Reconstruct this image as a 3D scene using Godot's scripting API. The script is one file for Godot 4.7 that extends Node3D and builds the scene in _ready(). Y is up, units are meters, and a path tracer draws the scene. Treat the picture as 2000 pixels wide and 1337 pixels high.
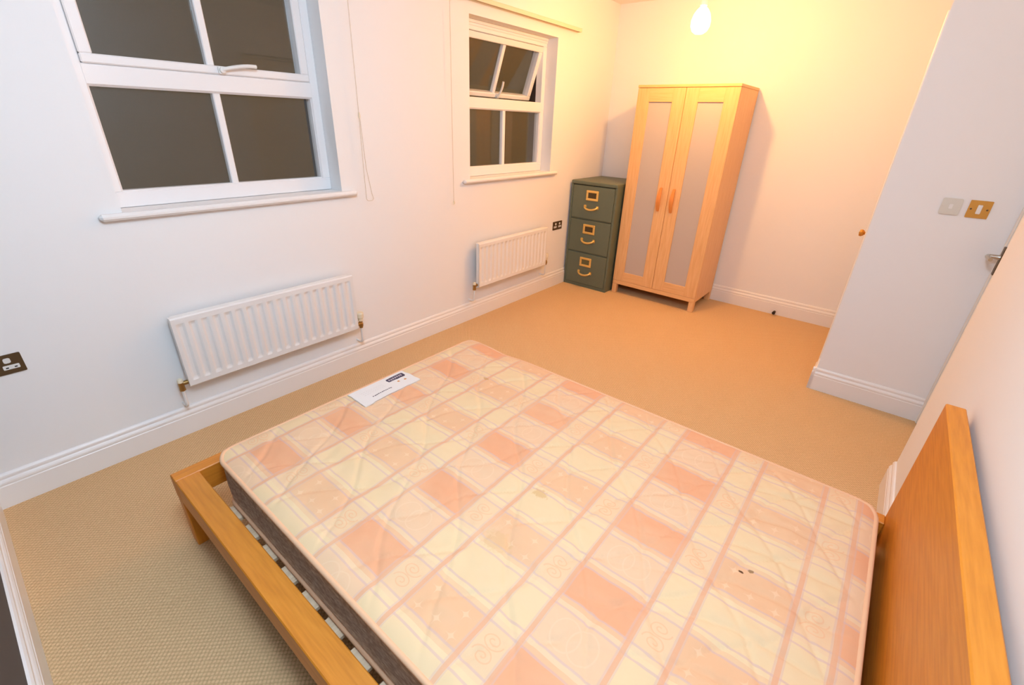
extends Node3D
# A bedroom at night: double bed with a bare checked mattress, beech wardrobe, green filing cabinet, two sash windows.
# x: 0 is the window wall; z: 0 is the far wall; y up; metres.

const H := 2.48            # ceiling height
const XR := 2.826          # right wall (behind the headboard)
const XD := 2.938          # face of the door set back in that wall
const ZF := 4.757          # front wall (beside the camera)
const XP := 2.392          # boxed-in corner: its left face
const ZP := 1.277          # boxed-in corner: its near face
const ZC := 2.09           # end of the right wall, where the doorway begins

var M := {}
var taken := {}


func _ready() -> void:
	# ---- camera, sky, lights, exposure
	var cam := Camera3D.new()
	cam.name = "camera"
	cam.fov = rad_to_deg(2.0 * atan(668.5 / 887.61))
	cam.near = 0.02
	cam.far = 60.0
	cam.position = Vector3(2.4628, 1.4978, 4.5079)
	cam.rotation = Vector3(-0.453, 0.6715, 0.0364)
	add_child(cam)
	cam.current = true
	var we := WorldEnvironment.new()
	we.name = "environment"
	var e := Environment.new()
	e.background_mode = Environment.BG_COLOR
	e.background_color = lin(0.045, 0.028, 0.007)   # dark backdrop, warmed to stand in for warm reflections in the panes
	e.tonemap_mode = Environment.TONE_MAPPER_LINEAR
	e.tonemap_exposure = 1.0
	e.sdfgi_enabled = true
	e.ssao_enabled = true
	e.ssil_enabled = true
	we.environment = e
	add_child(we)
	materials()
	pendant_light(Vector3(1.15, 2.12, 1.03), 1.10, lin(1.0, 0.48, 0.135))
	added_fill_light(Vector3(2.2, H, 4.28), 1.72, lin(0.74, 0.98, 1.23))
	# ---- the room
	shell()
	window_unit("window_1", 3.5275, 0.0)
	window_unit("window_2", 1.465, 19.0)
	doors()
	# ---- things
	bed()
	mattress()
	wardrobe()
	filing_cabinet()
	radiators()
	blind_rails()
	sockets_and_switches()
	door_stop()


# ------------------------------------------------------------------ helpers

func lin(r: float, g: float, b: float) -> Color:
	return Color(r, g, b).linear_to_srgb()


func numbered(called: String) -> String:
	if not taken.has(called):
		taken[called] = 0
		return called
	taken[called] += 1
	return "%s_%03d" % [called, taken[called]]


func tag(o: Node, label: String, category: String, group := "") -> void:
	o.set_meta("label", label)
	o.set_meta("category", category)
	if group != "":
		o.set_meta("group", group)


func thing(called: String, at: Vector3, label: String, category: String, group := "") -> Node3D:
	var o := Node3D.new()
	o.name = numbered(called)
	add_child(o, true)
	o.position = at
	tag(o, label, category, group)
	return o


func obj(called: String, st: SurfaceTool, m: Material, parent: Node = self) -> MeshInstance3D:
	var o := MeshInstance3D.new()
	o.name = called if parent != self else numbered(called)
	st.index()
	o.mesh = st.commit()
	o.material_override = m
	o.cast_shadow = GeometryInstance3D.SHADOW_CASTING_SETTING_ON
	parent.add_child(o, true)
	return o


func struct(called: String, st: SurfaceTool, m: Material) -> MeshInstance3D:
	var o := obj(called, st, m)
	o.set_meta("kind", "structure")
	return o


func struct_root(called: String) -> Node3D:
	var o := Node3D.new()
	o.name = called
	add_child(o, true)
	o.set_meta("kind", "structure")
	return o


func mb() -> SurfaceTool:
	var st := SurfaceTool.new()
	st.begin(Mesh.PRIMITIVE_TRIANGLES)
	return st


func uv_of(p: Vector3, n: Vector3) -> Vector2:
	var a := n.abs()
	if a.x >= a.y and a.x >= a.z:
		return Vector2(p.z, -p.y)
	if a.y >= a.z:
		return Vector2(p.x, p.z)
	return Vector2(p.x, -p.y)


func poly(st: SurfaceTool, pts: Array, n: Vector3) -> void:
	# a flat convex polygon facing n (front faces run clockwise)
	var c: Vector3 = (pts[1] - pts[0]).cross(pts[2] - pts[0])
	var flip: bool = c.dot(n) > 0.0
	for i in range(1, pts.size() - 1):
		var t := [pts[0], pts[i + 1], pts[i]] if flip else [pts[0], pts[i], pts[i + 1]]
		for p in t:
			st.set_normal(n)
			st.set_uv(uv_of(p, n))
			st.add_vertex(p)


func tri_s(st: SurfaceTool, a: Vector3, b: Vector3, c: Vector3, na: Vector3, nb: Vector3, nc: Vector3, ua := Vector2.ZERO, ub := Vector2.ZERO, uc := Vector2.ZERO) -> void:
	# a triangle with its own vertex normals, wound to agree with them
	var cr := (b - a).cross(c - a)
	var v := [[a, na, ua], [b, nb, ub], [c, nc, uc]]
	if cr.dot(na + nb + nc) > 0.0:
		v = [v[0], v[2], v[1]]
	for k in v:
		st.set_normal(k[1])
		st.set_uv(k[2])
		st.add_vertex(k[0])


func box(st: SurfaceTool, a: Vector3, b: Vector3, bev := 0.0) -> void:
	# a box between two corners with its edges chamfered by bev
	var lo := Vector3(minf(a.x, b.x), minf(a.y, b.y), minf(a.z, b.z))
	var hi := Vector3(maxf(a.x, b.x), maxf(a.y, b.y), maxf(a.z, b.z))
	var c := (lo + hi) * 0.5
	var h := (hi - lo) * 0.5
	bev = minf(bev, minf(h.x, minf(h.y, h.z)) * 0.95)
	for ax in 3:
		var u := (ax + 1) % 3
		var v := (ax + 2) % 3
		for s in [-1.0, 1.0]:
			var n := Vector3.ZERO
			n[ax] = s
			var q := []
			for k in [[-1, -1], [1, -1], [1, 1], [-1, 1]]:
				var p := c
				p[ax] += s * h[ax]
				p[u] += k[0] * (h[u] - bev)
				p[v] += k[1] * (h[v] - bev)
				q.append(p)
			poly(st, q, n)
	if bev <= 0.0:
		return
	for ax in 3:
		var u := (ax + 1) % 3
		var v := (ax + 2) % 3
		for su in [-1.0, 1.0]:
			for sv in [-1.0, 1.0]:
				var n := Vector3.ZERO
				n[u] = su
				n[v] = sv
				n = n.normalized()
				var q := []
				for k in [[-1, 0], [1, 0], [1, 1], [-1, 1]]:
					var p := c
					p[ax] += k[0] * (h[ax] - bev)
					p[u] += su * (h[u] - (bev if k[1] == 1 else 0.0))
					p[v] += sv * (h[v] - (bev if k[1] == 0 else 0.0))
					q.append(p)
				poly(st, q, n)
	for sx in [-1.0, 1.0]:
		for sy in [-1.0, 1.0]:
			for sz in [-1.0, 1.0]:
				var s := Vector3(sx, sy, sz)
				var q := []
				for ax in 3:
					var p := c
					for k in 3:
						p[k] += s[k] * (h[k] - (0.0 if k == ax else bev))
					q.append(p)
				poly(st, q, s.normalized())


func lathe(st: SurfaceTool, at: Vector3, axis: Vector3, prof: Array, sides := 20) -> void:
	# prof: [radius, height along axis] pairs
	axis = axis.normalized()
	var u := axis.cross(Vector3(0, 0, 1) if absf(axis.z) < 0.9 else Vector3(1, 0, 0)).normalized()
	var w := axis.cross(u)
	var nr := prof.size()
	for i in nr - 1:
		var r0: float = prof[i][0]
		var r1: float = prof[i + 1][0]
		var h0: float = prof[i][1]
		var h1: float = prof[i + 1][1]
		var sl := Vector2(h1 - h0, r0 - r1)
		if sl.length() < 1e-9:
			continue
		sl = sl.normalized()
		for k in sides:
			var t0 := TAU * k / sides
			var t1 := TAU * (k + 1) / sides
			var d0 := u * cos(t0) + w * sin(t0)
			var d1 := u * cos(t1) + w * sin(t1)
			var n0 := (d0 * sl.x + axis * sl.y).normalized()
			var n1 := (d1 * sl.x + axis * sl.y).normalized()
			var a := at + d0 * r0 + axis * h0
			var b := at + d1 * r0 + axis * h0
			var c := at + d1 * r1 + axis * h1
			var d := at + d0 * r1 + axis * h1
			if r0 > 1e-6:
				tri_s(st, a, b, c, n0, n1, n1)
			if r1 > 1e-6:
				tri_s(st, a, c, d, n0, n1, n0)


func rod(st: SurfaceTool, a: Vector3, b: Vector3, r: float, sides := 14) -> void:
	var l := a.distance_to(b)
	lathe(st, a, b - a, [[0.0, 0.0], [r, 0.0], [r, l], [0.0, l]], sides)


func tube(st: SurfaceTool, pts: Array, r: float, sides := 10, closed := false, flat := 1.0) -> void:
	# a round tube swept along points; flat < 1 squeezes it vertically
	var n := pts.size()
	var rings := []
	var prev_u := Vector3.ZERO
	for i in n:
		var p: Vector3 = pts[i]
		var q: Vector3 = pts[(i + 1) % n] if (closed or i < n - 1) else p
		var o: Vector3 = pts[(i - 1 + n) % n] if (closed or i > 0) else p
		var t := (q - o).normalized()
		var u := t.cross(Vector3.UP) if absf(t.y) < 0.95 else t.cross(Vector3.RIGHT)
		if prev_u != Vector3.ZERO:
			u = prev_u - t * prev_u.dot(t)
		u = u.normalized()
		prev_u = u
		var w := t.cross(u)
		var ring := []
		for k in sides:
			var a := TAU * k / sides
			var d := u * cos(a) + w * sin(a)
			ring.append([p + Vector3(d.x, d.y * flat, d.z) * r, d])
		rings.append(ring)
	for i in (n if closed else n - 1):
		var A: Array = rings[i]
		var B: Array = rings[(i + 1) % n]
		for k in sides:
			var k2 := (k + 1) % sides
			tri_s(st, A[k][0], A[k2][0], B[k2][0], A[k][1], A[k2][1], B[k2][1])
			tri_s(st, A[k][0], B[k2][0], B[k][0], A[k][1], B[k2][1], B[k][1])
	if not closed:
		for end in [0, n - 1]:
			var R: Array = rings[end]
			var d: Vector3 = (pts[0] - pts[1]).normalized() if end == 0 else (pts[n - 1] - pts[n - 2]).normalized()
			for k in range(1, sides - 1):
				tri_s(st, R[0][0], R[k][0], R[k + 1][0], d, d, d)


func prism(st: SurfaceTool, outline: Array, origin: Vector3, u: Vector3, v: Vector3, depth: Vector3) -> void:
	# a 2-D outline (in u, v) swept by depth, with both caps
	var n := outline.size()
	var area := 0.0
	for i in n:
		var a: Vector2 = outline[i]
		var b: Vector2 = outline[(i + 1) % n]
		area += a.x * b.y - b.x * a.y
	var ids := Geometry2D.triangulate_polygon(PackedVector2Array(outline))
	var dn := depth.normalized()
	for cap in 2:
		var off := origin + (depth if cap == 1 else Vector3.ZERO)
		for t in range(0, ids.size(), 3):
			var q := []
			for k in 3:
				var p: Vector2 = outline[ids[t + k]]
				q.append(off + u * p.x + v * p.y)
			poly(st, q, dn if cap == 1 else -dn)
	for i in n:
		var a: Vector2 = outline[i]
		var b: Vector2 = outline[(i + 1) % n]
		var d := b - a
		if d.length() < 1e-7:
			continue
		var out2 := Vector2(d.y, -d.x).normalized() * signf(area)
		var nn := (u * out2.x + v * out2.y).normalized()
		var pa := origin + u * a.x + v * a.y
		var pb := origin + u * b.x + v * b.y
		poly(st, [pa, pb, pb + depth, pa + depth], nn)


func rounded(w: float, h: float, r: float, steps := 5) -> Array:
	# a rectangle with round corners, centred, as an outline
	var o := []
	for c in [[1, 1, 0.0], [-1, 1, 0.5], [-1, -1, 1.0], [1, -1, 1.5]]:
		for k in steps + 1:
			var a: float = PI * (c[2] + 0.5 * k / steps)
			o.append(Vector2(c[0] * (w * 0.5 - r) + r * cos(a), c[1] * (h * 0.5 - r) + r * sin(a)))
	return o


# ------------------------------------------------------------------ materials

func plain(c: Color, rough := 0.6, metal := 0.0, spec := 0.5) -> StandardMaterial3D:
	var m := StandardMaterial3D.new()
	m.albedo_color = c
	m.roughness = rough
	m.metallic = metal
	m.metallic_specular = spec
	return m


func noise_image(rng: int, size: int, freq: float, oct := 4) -> Image:
	var n := FastNoiseLite.new()
	n.seed = rng
	n.noise_type = FastNoiseLite.TYPE_SIMPLEX_SMOOTH
	n.frequency = freq
	n.fractal_octaves = oct
	return n.get_seamless_image(size, size)


func ramp_texture(src: Image, stops: Array, mip := true) -> ImageTexture:
	# stops: [value, Color] pairs, values rising
	var s := src.get_width()
	var t := src.get_height()
	var table := []
	for i in 256:
		var v := i / 255.0
		var c: Color = stops[stops.size() - 1][1]
		for k in stops.size() - 1:
			if v <= stops[k + 1][0]:
				c = stops[k][1].lerp(stops[k + 1][1], clampf((v - stops[k][0]) / (stops[k + 1][0] - stops[k][0]), 0.0, 1.0))
				break
		table.append(c)
	var im := Image.create(s, t, false, Image.FORMAT_RGB8)
	src.convert(Image.FORMAT_L8)
	var data := src.get_data()
	for y in t:
		for x in s:
			im.set_pixel(x, y, table[data[y * s + x]])
	if mip:
		im.generate_mipmaps()
	return ImageTexture.create_from_image(im)


func wood(tex: Texture2D, height: Texture2D, axis: int, fine: float, along: float, rough: float, tint := Color.WHITE) -> StandardMaterial3D:
	# triplanar grain: the noise is drawn out along one axis
	var m := StandardMaterial3D.new()
	m.albedo_color = tint
	m.albedo_texture = tex
	m.roughness = rough
	m.uv1_triplanar = true
	var s := Vector3(fine, fine, fine)
	s[axis] = along
	m.uv1_scale = s
	m.heightmap_enabled = true
	m.heightmap_texture = height
	m.heightmap_scale = 0.03
	return m


func materials() -> void:
	var paint_relief := ImageTexture.create_from_image(noise_image(3, 256, 0.06, 3))
	var wall := plain(Color(0.95, 0.945, 0.94), 0.85, 0.0, 0.3)
	wall.uv1_triplanar = true
	wall.uv1_world_triplanar = true
	wall.uv1_scale = Vector3.ONE * 3.0
	wall.heightmap_enabled = true
	wall.heightmap_texture = paint_relief
	wall.heightmap_scale = 0.012
	M.wall = wall
	M.ceiling = plain(Color(0.965, 0.96, 0.955), 0.9, 0.0, 0.3)
	M.wall_shade_grey = plain(Color(0.38, 0.37, 0.37), 0.8, 0.0, 0.3)  # shade on the front wall, put into its base colour
	M.gloss = plain(Color(0.945, 0.935, 0.925), 0.32, 0.0, 0.5)
	M.upvc = plain(Color(0.95, 0.945, 0.945), 0.25, 0.0, 0.5)
	M.door = plain(Color(0.945, 0.925, 0.89), 0.35)
	M.brick = plain(Color(0.34, 0.27, 0.22), 0.9)
	var glass := plain(Color(0.75, 0.8, 0.8, 0.04), 0.02, 0.0, 0.43)
	glass.transparency = BaseMaterial3D.TRANSPARENCY_ALPHA
	M.glass = glass
	M.brass = plain(Color(0.66, 0.54, 0.34), 0.35, 0.9)
	M.brass_dull = plain(Color(0.80, 0.60, 0.30), 0.5, 0.85)
	M.pull = plain(Color(0.93, 0.80, 0.50), 0.35, 0.75)
	M.bronze = plain(Color(0.40, 0.32, 0.22), 0.45, 0.6)
	M.white_plastic = plain(Color(0.92, 0.915, 0.90), 0.35)
	M.grey_white = plain(Color(0.86, 0.85, 0.81), 0.4)
	M.dark = plain(Color(0.07, 0.06, 0.055), 0.6)
	M.rubber = plain(Color(0.12, 0.10, 0.09), 0.7)
	M.radiator = plain(Color(0.93, 0.925, 0.915), 0.3)
	M.cream_plastic = plain(Color(0.93, 0.89, 0.78), 0.4)
	M.cream_rail = plain(Color(0.92, 0.875, 0.77), 0.6)
	M.cord = plain(Color(0.88, 0.84, 0.78), 0.7)
	M.steel = plain(Color(0.72, 0.70, 0.66), 0.35, 0.9)
	# filing cabinet: dark green enamel
	var green := plain(Color.WHITE, 0.5)
	green.albedo_texture = ramp_texture(noise_image(11, 256, 0.12, 3), [[0.0, Color(0.37, 0.41, 0.345)], [1.0, Color(0.43, 0.465, 0.39)]])
	green.uv1_triplanar = true
	green.uv1_scale = Vector3.ONE * 5.0
	M.green = green
	M.card = plain(Color(0.30, 0.24, 0.12), 0.6)
	M.card_green = plain(Color(0.40, 0.40, 0.26), 0.6)
	# wardrobe: pale beech effect
	var grain := noise_image(21, 512, 0.02, 5)
	var grain_tex := ImageTexture.create_from_image(grain)
	var beech := ramp_texture(grain.duplicate(), [[0.0, Color(0.895, 0.685, 0.46)], [0.45, Color(0.93, 0.73, 0.505)], [1.0, Color(0.955, 0.765, 0.55)]])
	M.beech_y = wood(beech, grain_tex, 1, 5.0, 0.35, 0.42)
	M.beech_x = wood(beech, grain_tex, 0, 5.0, 0.35, 0.42)
	M.beech_handle = wood(beech, grain_tex, 1, 7.0, 0.6, 0.4, Color(0.97, 0.78, 0.56))
	var frost := plain(Color(0.80, 0.745, 0.705, 0.93), 0.45, 0.0, 0.5)
	frost.transparency = BaseMaterial3D.TRANSPARENCY_ALPHA
	M.frost = frost
	M.inside = plain(Color(0.80, 0.66, 0.48), 0.6)
	# bed: oiled oak veneer
	var oak := ramp_texture(noise_image(31, 512, 0.022, 5), [[0.0, Color(0.79, 0.475, 0.125)], [0.5, Color(0.845, 0.525, 0.15)], [1.0, Color(0.885, 0.565, 0.185)]])
	M.oak_x = wood(oak, grain_tex, 0, 6.0, 0.45, 0.42)
	M.oak_z = wood(oak, grain_tex, 2, 6.0, 0.45, 0.42)
	M.oak_y = wood(oak, grain_tex, 1, 6.0, 0.45, 0.42)
	var pine := ramp_texture(noise_image(41, 256, 0.03, 4), [[0.0, Color(0.84, 0.74, 0.61)], [1.0, Color(0.93, 0.85, 0.73)]])
	M.slat = wood(pine, grain_tex, 2, 6.0, 0.4, 0.6)
	M.carpet = carpet()
	M.ticking = ticking()
	M.border = mattress_side()
	M.piping = plain(Color(0.91, 0.725, 0.57), 0.75)
	M.label = mattress_label()


func carpet() -> StandardMaterial3D:
	# looped pile in staggered rows; one tile is 160 mm
	var s := 512
	var hgt := Image.create(s, s, false, Image.FORMAT_L8)
	var col := Image.create(s, s, false, Image.FORMAT_RGB8)
	var mott := noise_image(51, s, 0.03, 5)
	mott.convert(Image.FORMAT_L8)
	var fine := noise_image(52, s, 0.2, 2)
	fine.convert(Image.FORMAT_L8)
	var md := mott.get_data()
	var fd := fine.get_data()
	var rows := 20
	var cols := 10
	var ch := s / float(rows)
	var cw := s / float(cols)
	var a := Color(0.765, 0.622, 0.445)
	var b := Color(0.965, 0.808, 0.618)
	for y in s:
		var row := int(y / ch)
		for x in s:
			var near := 9.0
			for k in [-1, 0, 1]:
				var cy: float = (row + k + 0.5) * ch
				var u: float = x / cw + 0.5 * posmod(row + k, 2)
				var du := (u - floorf(u) - 0.5) * cw
				near = minf(near, Vector2(du, y - cy).length() / (0.40 * cw))
			var d := maxf(0.0, 1.0 - pow(near, 2.4))
			var f := fd[y * s + x] / 255.0
			var m := md[y * s + x] / 255.0
			hgt.set_pixel(x, y, Color.from_hsv(0, 0, clampf(0.15 + 0.70 * d + 0.22 * (f - 0.5), 0.0, 1.0)))
			col.set_pixel(x, y, a.lerp(b, clampf(0.34 + 0.46 * d + 0.36 * (m - 0.5) + 0.34 * (f - 0.5), 0.0, 1.0)))
	var m3 := StandardMaterial3D.new()
	m3.albedo_texture = ImageTexture.create_from_image(col)
	m3.roughness = 1.0
	m3.metallic_specular = 0.1
	m3.heightmap_enabled = true
	m3.heightmap_texture = ImageTexture.create_from_image(hgt)
	m3.heightmap_scale = 0.28
	m3.uv1_triplanar = true
	m3.uv1_world_triplanar = true
	m3.uv1_scale = Vector3.ONE / 0.16
	return m3


# mattress plan: x from the foot to the head, z from the far edge to the near edge
const MX0 := 0.846
const MX1 := 2.722
const MZ0 := 2.852
const MZ1 := 4.166
const MTOP := 0.398
const MBOT := 0.190


func ticking() -> StandardMaterial3D:
	var w := 2048
	var h := 1452
	var px := w / (MX1 - MX0)
	var im := Image.create(w, h, false, Image.FORMAT_RGBA8)
	var cream := Color(0.905, 0.79, 0.62)
	var pale := Color(0.90, 0.75, 0.605)
	var pale2 := Color(0.90, 0.765, 0.61)
	var peach := Color(0.895, 0.715, 0.555)
	var strong := Color(0.895, 0.655, 0.50)
	var lilac := Color(0.83, 0.70, 0.665)
	var orange := Color(0.885, 0.665, 0.515)
	var milk := Color(0.905, 0.81, 0.655)
	im.fill(cream)
	var X := func(x: float) -> int: return int(round((x - MX0) * px))
	var Z := func(z: float) -> int: return int(round((z - MZ0) * px))
	var rect := func(x0: float, z0: float, x1: float, z1: float, c: Color) -> void:
		im.fill_rect(Rect2i(X.call(x0), Z.call(z0), maxi(1, X.call(x1) - X.call(x0)), maxi(1, Z.call(z1) - Z.call(z0))), c)
	# cells
	for i in range(-1, 8):
		var nx0 := 1.123 + 0.2905 * i           # a narrow band, then a wide one
		var nx1 := nx0 + 0.0965
		var wx1 := nx0 + 0.2905
		var is_a := posmod(i, 2) == 0             # wide band: cream and peach, or strong and light peach
		for j in range(-3, 12):
			var z1 := 3.97 + 0.1445 * (2 - j)
			var z0 := z1 - 0.1445
			var even := posmod(j, 2) == 0
			# even rows hold the scrolls and the peach squares
			rect.call(nx0, z0, nx1, z1, cream if even else pale2)
			if is_a:
				rect.call(nx1, z0, wx1, z1, peach if not even else cream)
			else:
				rect.call(nx1, z0, wx1, z1, strong if not even else pale)
	# bands along the length: two thin lines and a milky strip between them
	var over := Image.create(w, 64, false, Image.FORMAT_RGBA8)
	for j in range(-3, 12):
		var zc := 3.97 + 0.1445 * (2 - j)
		var strip := Image.create(w, maxi(1, int(0.030 * px)), false, Image.FORMAT_RGBA8)
		strip.fill(Color(milk, 0.42))
		im.blend_rect(strip, Rect2i(0, 0, strip.get_width(), strip.get_height()), Vector2i(0, Z.call(zc - 0.015)))
		for s in [-0.0165, 0.0165]:
			var line := Image.create(w, maxi(1, int(0.0065 * px)), false, Image.FORMAT_RGBA8)
			line.fill(Color(lilac, 0.62))
			im.blend_rect(line, Rect2i(0, 0, line.get_width(), line.get_height()), Vector2i(0, Z.call(zc + s - 0.0027)))
	# bands across the width: an orange stripe edged in lilac
	for i in range(-1, 9):
		for k in 2:
			var xc := 1.123 + 0.2905 * i + 0.0965 * k
			for part in [[0.0225, Color(lilac, 0.42)], [0.0120, Color(orange, 0.80)]]:
				var sw := maxi(1, int(part[0] * px))
				var band := Image.create(sw, h, false, Image.FORMAT_RGBA8)
				band.fill(part[1])
				im.blend_rect(band, Rect2i(0, 0, sw, h), Vector2i(X.call(xc) - sw / 2, 0))
	# the woven motifs: scrolls in the narrow bands, stars in the peach squares, ovals in the light ones
	var scroll := motif_scroll(int(0.075 * px), int(0.10 * px))
	var star := motif_star(int(0.042 * px))
	var oval := motif_oval(int(0.14 * px), int(0.10 * px))
	for i in range(-1, 8):
		var nx0 := 1.123 + 0.2905 * i
		var is_a := posmod(i, 2) == 0
		for j in range(-3, 12):
			var zm := 3.97 + 0.1445 * (2 - j) - 0.07225
			var even := posmod(j, 2) == 0
			if not even:
				im.blend_rect(scroll, Rect2i(Vector2i.ZERO, scroll.get_size()), Vector2i(X.call(nx0 + 0.048), Z.call(zm)) - scroll.get_size() / 2)
			var xm := nx0 + 0.1935
			if is_a and not even:
				for d in [[-0.055, -0.03], [0.0, 0.028], [0.05, -0.025], [-0.06, 0.035], [0.06, 0.036]]:
					im.blend_rect(star, Rect2i(Vector2i.ZERO, star.get_size()), Vector2i(X.call(xm + d[0]), Z.call(zm + d[1])) - star.get_size() / 2)
			elif not is_a and even:
				im.blend_rect(oval, Rect2i(Vector2i.ZERO, oval.get_size()), Vector2i(X.call(xm), Z.call(zm)) - oval.get_size() / 2)
	# stains: a yellowish ring, a small brown mark, a dark fleck
	stain(im, X.call(1.848), Z.call(3.563), int(0.030 * px), Color(0.80, 0.61, 0.37, 0.40), 61)
	stain(im, X.call(1.862), Z.call(3.800), int(0.055 * px), Color(0.85, 0.68, 0.45, 0.30), 62)
	stain(im, X.call(1.215), Z.call(3.130), int(0.016 * px), Color(0.72, 0.55, 0.30, 0.5), 65)
	stain(im, X.call(2.440), Z.call(3.428), int(0.008 * px), Color(0.30, 0.18, 0.10, 0.9), 63)
	stain(im, X.call(2.460), Z.call(3.410), int(0.009 * px), Color(0.45, 0.33, 0.18, 0.6), 64)
	# the milky haze of wear over the print
	var haze := noise_image(66, 512, 0.008, 4)
	haze.convert(Image.FORMAT_L8)
	var hd := haze.get_data()
	var veil := Image.create(512, 512, false, Image.FORMAT_RGBA8)
	for y in 512:
		for x in 512:
			veil.set_pixel(x, y, Color(0.90, 0.80, 0.66, clampf((hd[y * 512 + x] / 255.0 - 0.35) * 0.42, 0.0, 0.26)))
	veil.resize(w, h, Image.INTERPOLATE_CUBIC)
	im.blend_rect(veil, Rect2i(0, 0, w, h), Vector2i.ZERO)
	im.convert(Image.FORMAT_RGB8)
	var m := StandardMaterial3D.new()
	m.albedo_texture = ImageTexture.create_from_image(im)
	m.roughness = 0.8
	m.metallic_specular = 0.25
	m.rim_enabled = true
	m.rim = 0.15
	return m


func ink(im: Image, c: Vector2, r: float, col: Color) -> void:
	for y in range(int(c.y - r - 1), int(c.y + r + 2)):
		for x in range(int(c.x - r - 1), int(c.x + r + 2)):
			if x < 0 or y < 0 or x >= im.get_width() or y >= im.get_height():
				continue
			var a := clampf(r + 0.5 - Vector2(x + 0.5, y + 0.5).distance_to(c), 0.0, 1.0) * col.a
			if a > im.get_pixel(x, y).a:
				im.set_pixel(x, y, Color(col.r, col.g, col.b, a))


func motif_scroll(w: int, h: int) -> Image:
	var im := Image.create(w, h, false, Image.FORMAT_RGBA8)
	var col := Color(0.91, 0.70, 0.54, 0.62)
	for k in 2:
		var c := Vector2(w * 0.5, h * (0.29 + 0.42 * k))
		for i in 240:
			var t := i / 239.0
			var a := t * TAU * 1.75 + PI * k
			var r := w * (0.40 - 0.34 * t)
			ink(im, c + Vector2(cos(a), sin(a) * 0.72) * r, w * 0.024, col)
	return im


func motif_star(s: int) -> Image:
	var im := Image.create(s, s, false, Image.FORMAT_RGBA8)
	var c := Vector2(s, s) * 0.5
	for y in s:
		for x in s:
			var d := (Vector2(x + 0.5, y + 0.5) - c).abs() / (s * 0.5)
			var v := sqrt(d.x) + sqrt(d.y)
			im.set_pixel(x, y, Color(0.96, 0.83, 0.69, clampf((0.98 - v) * 3.0, 0.0, 0.42)))
	return im


func motif_oval(w: int, h: int) -> Image:
	var im := Image.create(w, h, false, Image.FORMAT_RGBA8)
	var col := Color(0.95, 0.82, 0.69, 0.26)
	for i in 260:
		var a := TAU * i / 260.0
		ink(im, Vector2(w * 0.33, h * 0.5) + Vector2(cos(a) * w * 0.26, sin(a) * h * 0.42), w * 0.016, col)
		ink(im, Vector2(w * 0.67, h * 0.5) + Vector2(cos(a) * w * 0.26, sin(a) * h * 0.42), w * 0.016, col)
	return im


func stain(im: Image, cx: int, cy: int, r: int, c: Color, rng: int) -> void:
	var n := FastNoiseLite.new()
	n.seed = rng
	n.frequency = 0.05
	for y in range(maxi(0, cy - 2 * r), mini(im.get_height(), cy + 2 * r)):
		for x in range(maxi(0, cx - 2 * r), mini(im.get_width(), cx + 2 * r)):
			var d := Vector2(x - cx, (y - cy) * 1.5).length() / r + 0.5 * n.get_noise_2d(x, y)
			var a := clampf((1.0 - d) * 3.0, 0.0, 1.0) * c.a
			if a > 0.0:
				im.set_pixel(x, y, im.get_pixel(x, y).lerp(Color(c.r, c.g, c.b), a))


func mattress_side() -> StandardMaterial3D:
	# brown woven border with broken horizontal streaks; u runs round the mattress, v down its side
	var s := 512
	var t := 128
	var n := FastNoiseLite.new()
	n.seed = 71
	n.frequency = 0.09
	n.fractal_octaves = 3
	var im := Image.create(s, t, false, Image.FORMAT_RGB8)
	for y in t:
		for x in s:
			# sampled on a cylinder so that the strip repeats
			var a := TAU * x / s
			var v := n.get_noise_3d(cos(a) * 26.0, sin(a) * 26.0, y * 1.1) * 0.5 + 0.5
			var q := n.get_noise_3d(cos(a) * 60.0, sin(a) * 60.0, y * 2.6 + 300.0) * 0.5 + 0.5
			var c := Color(0.74, 0.64, 0.55).lerp(Color(0.99, 0.95, 0.87), clampf((0.62 * v + 0.5 * q - 0.38) * 1.9, 0.0, 1.0))
			im.set_pixel(x, y, c)
	var m := StandardMaterial3D.new()
	m.albedo_texture = ImageTexture.create_from_image(im)
	m.roughness = 0.7
	m.metallic_specular = 0.3
	return m


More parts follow.
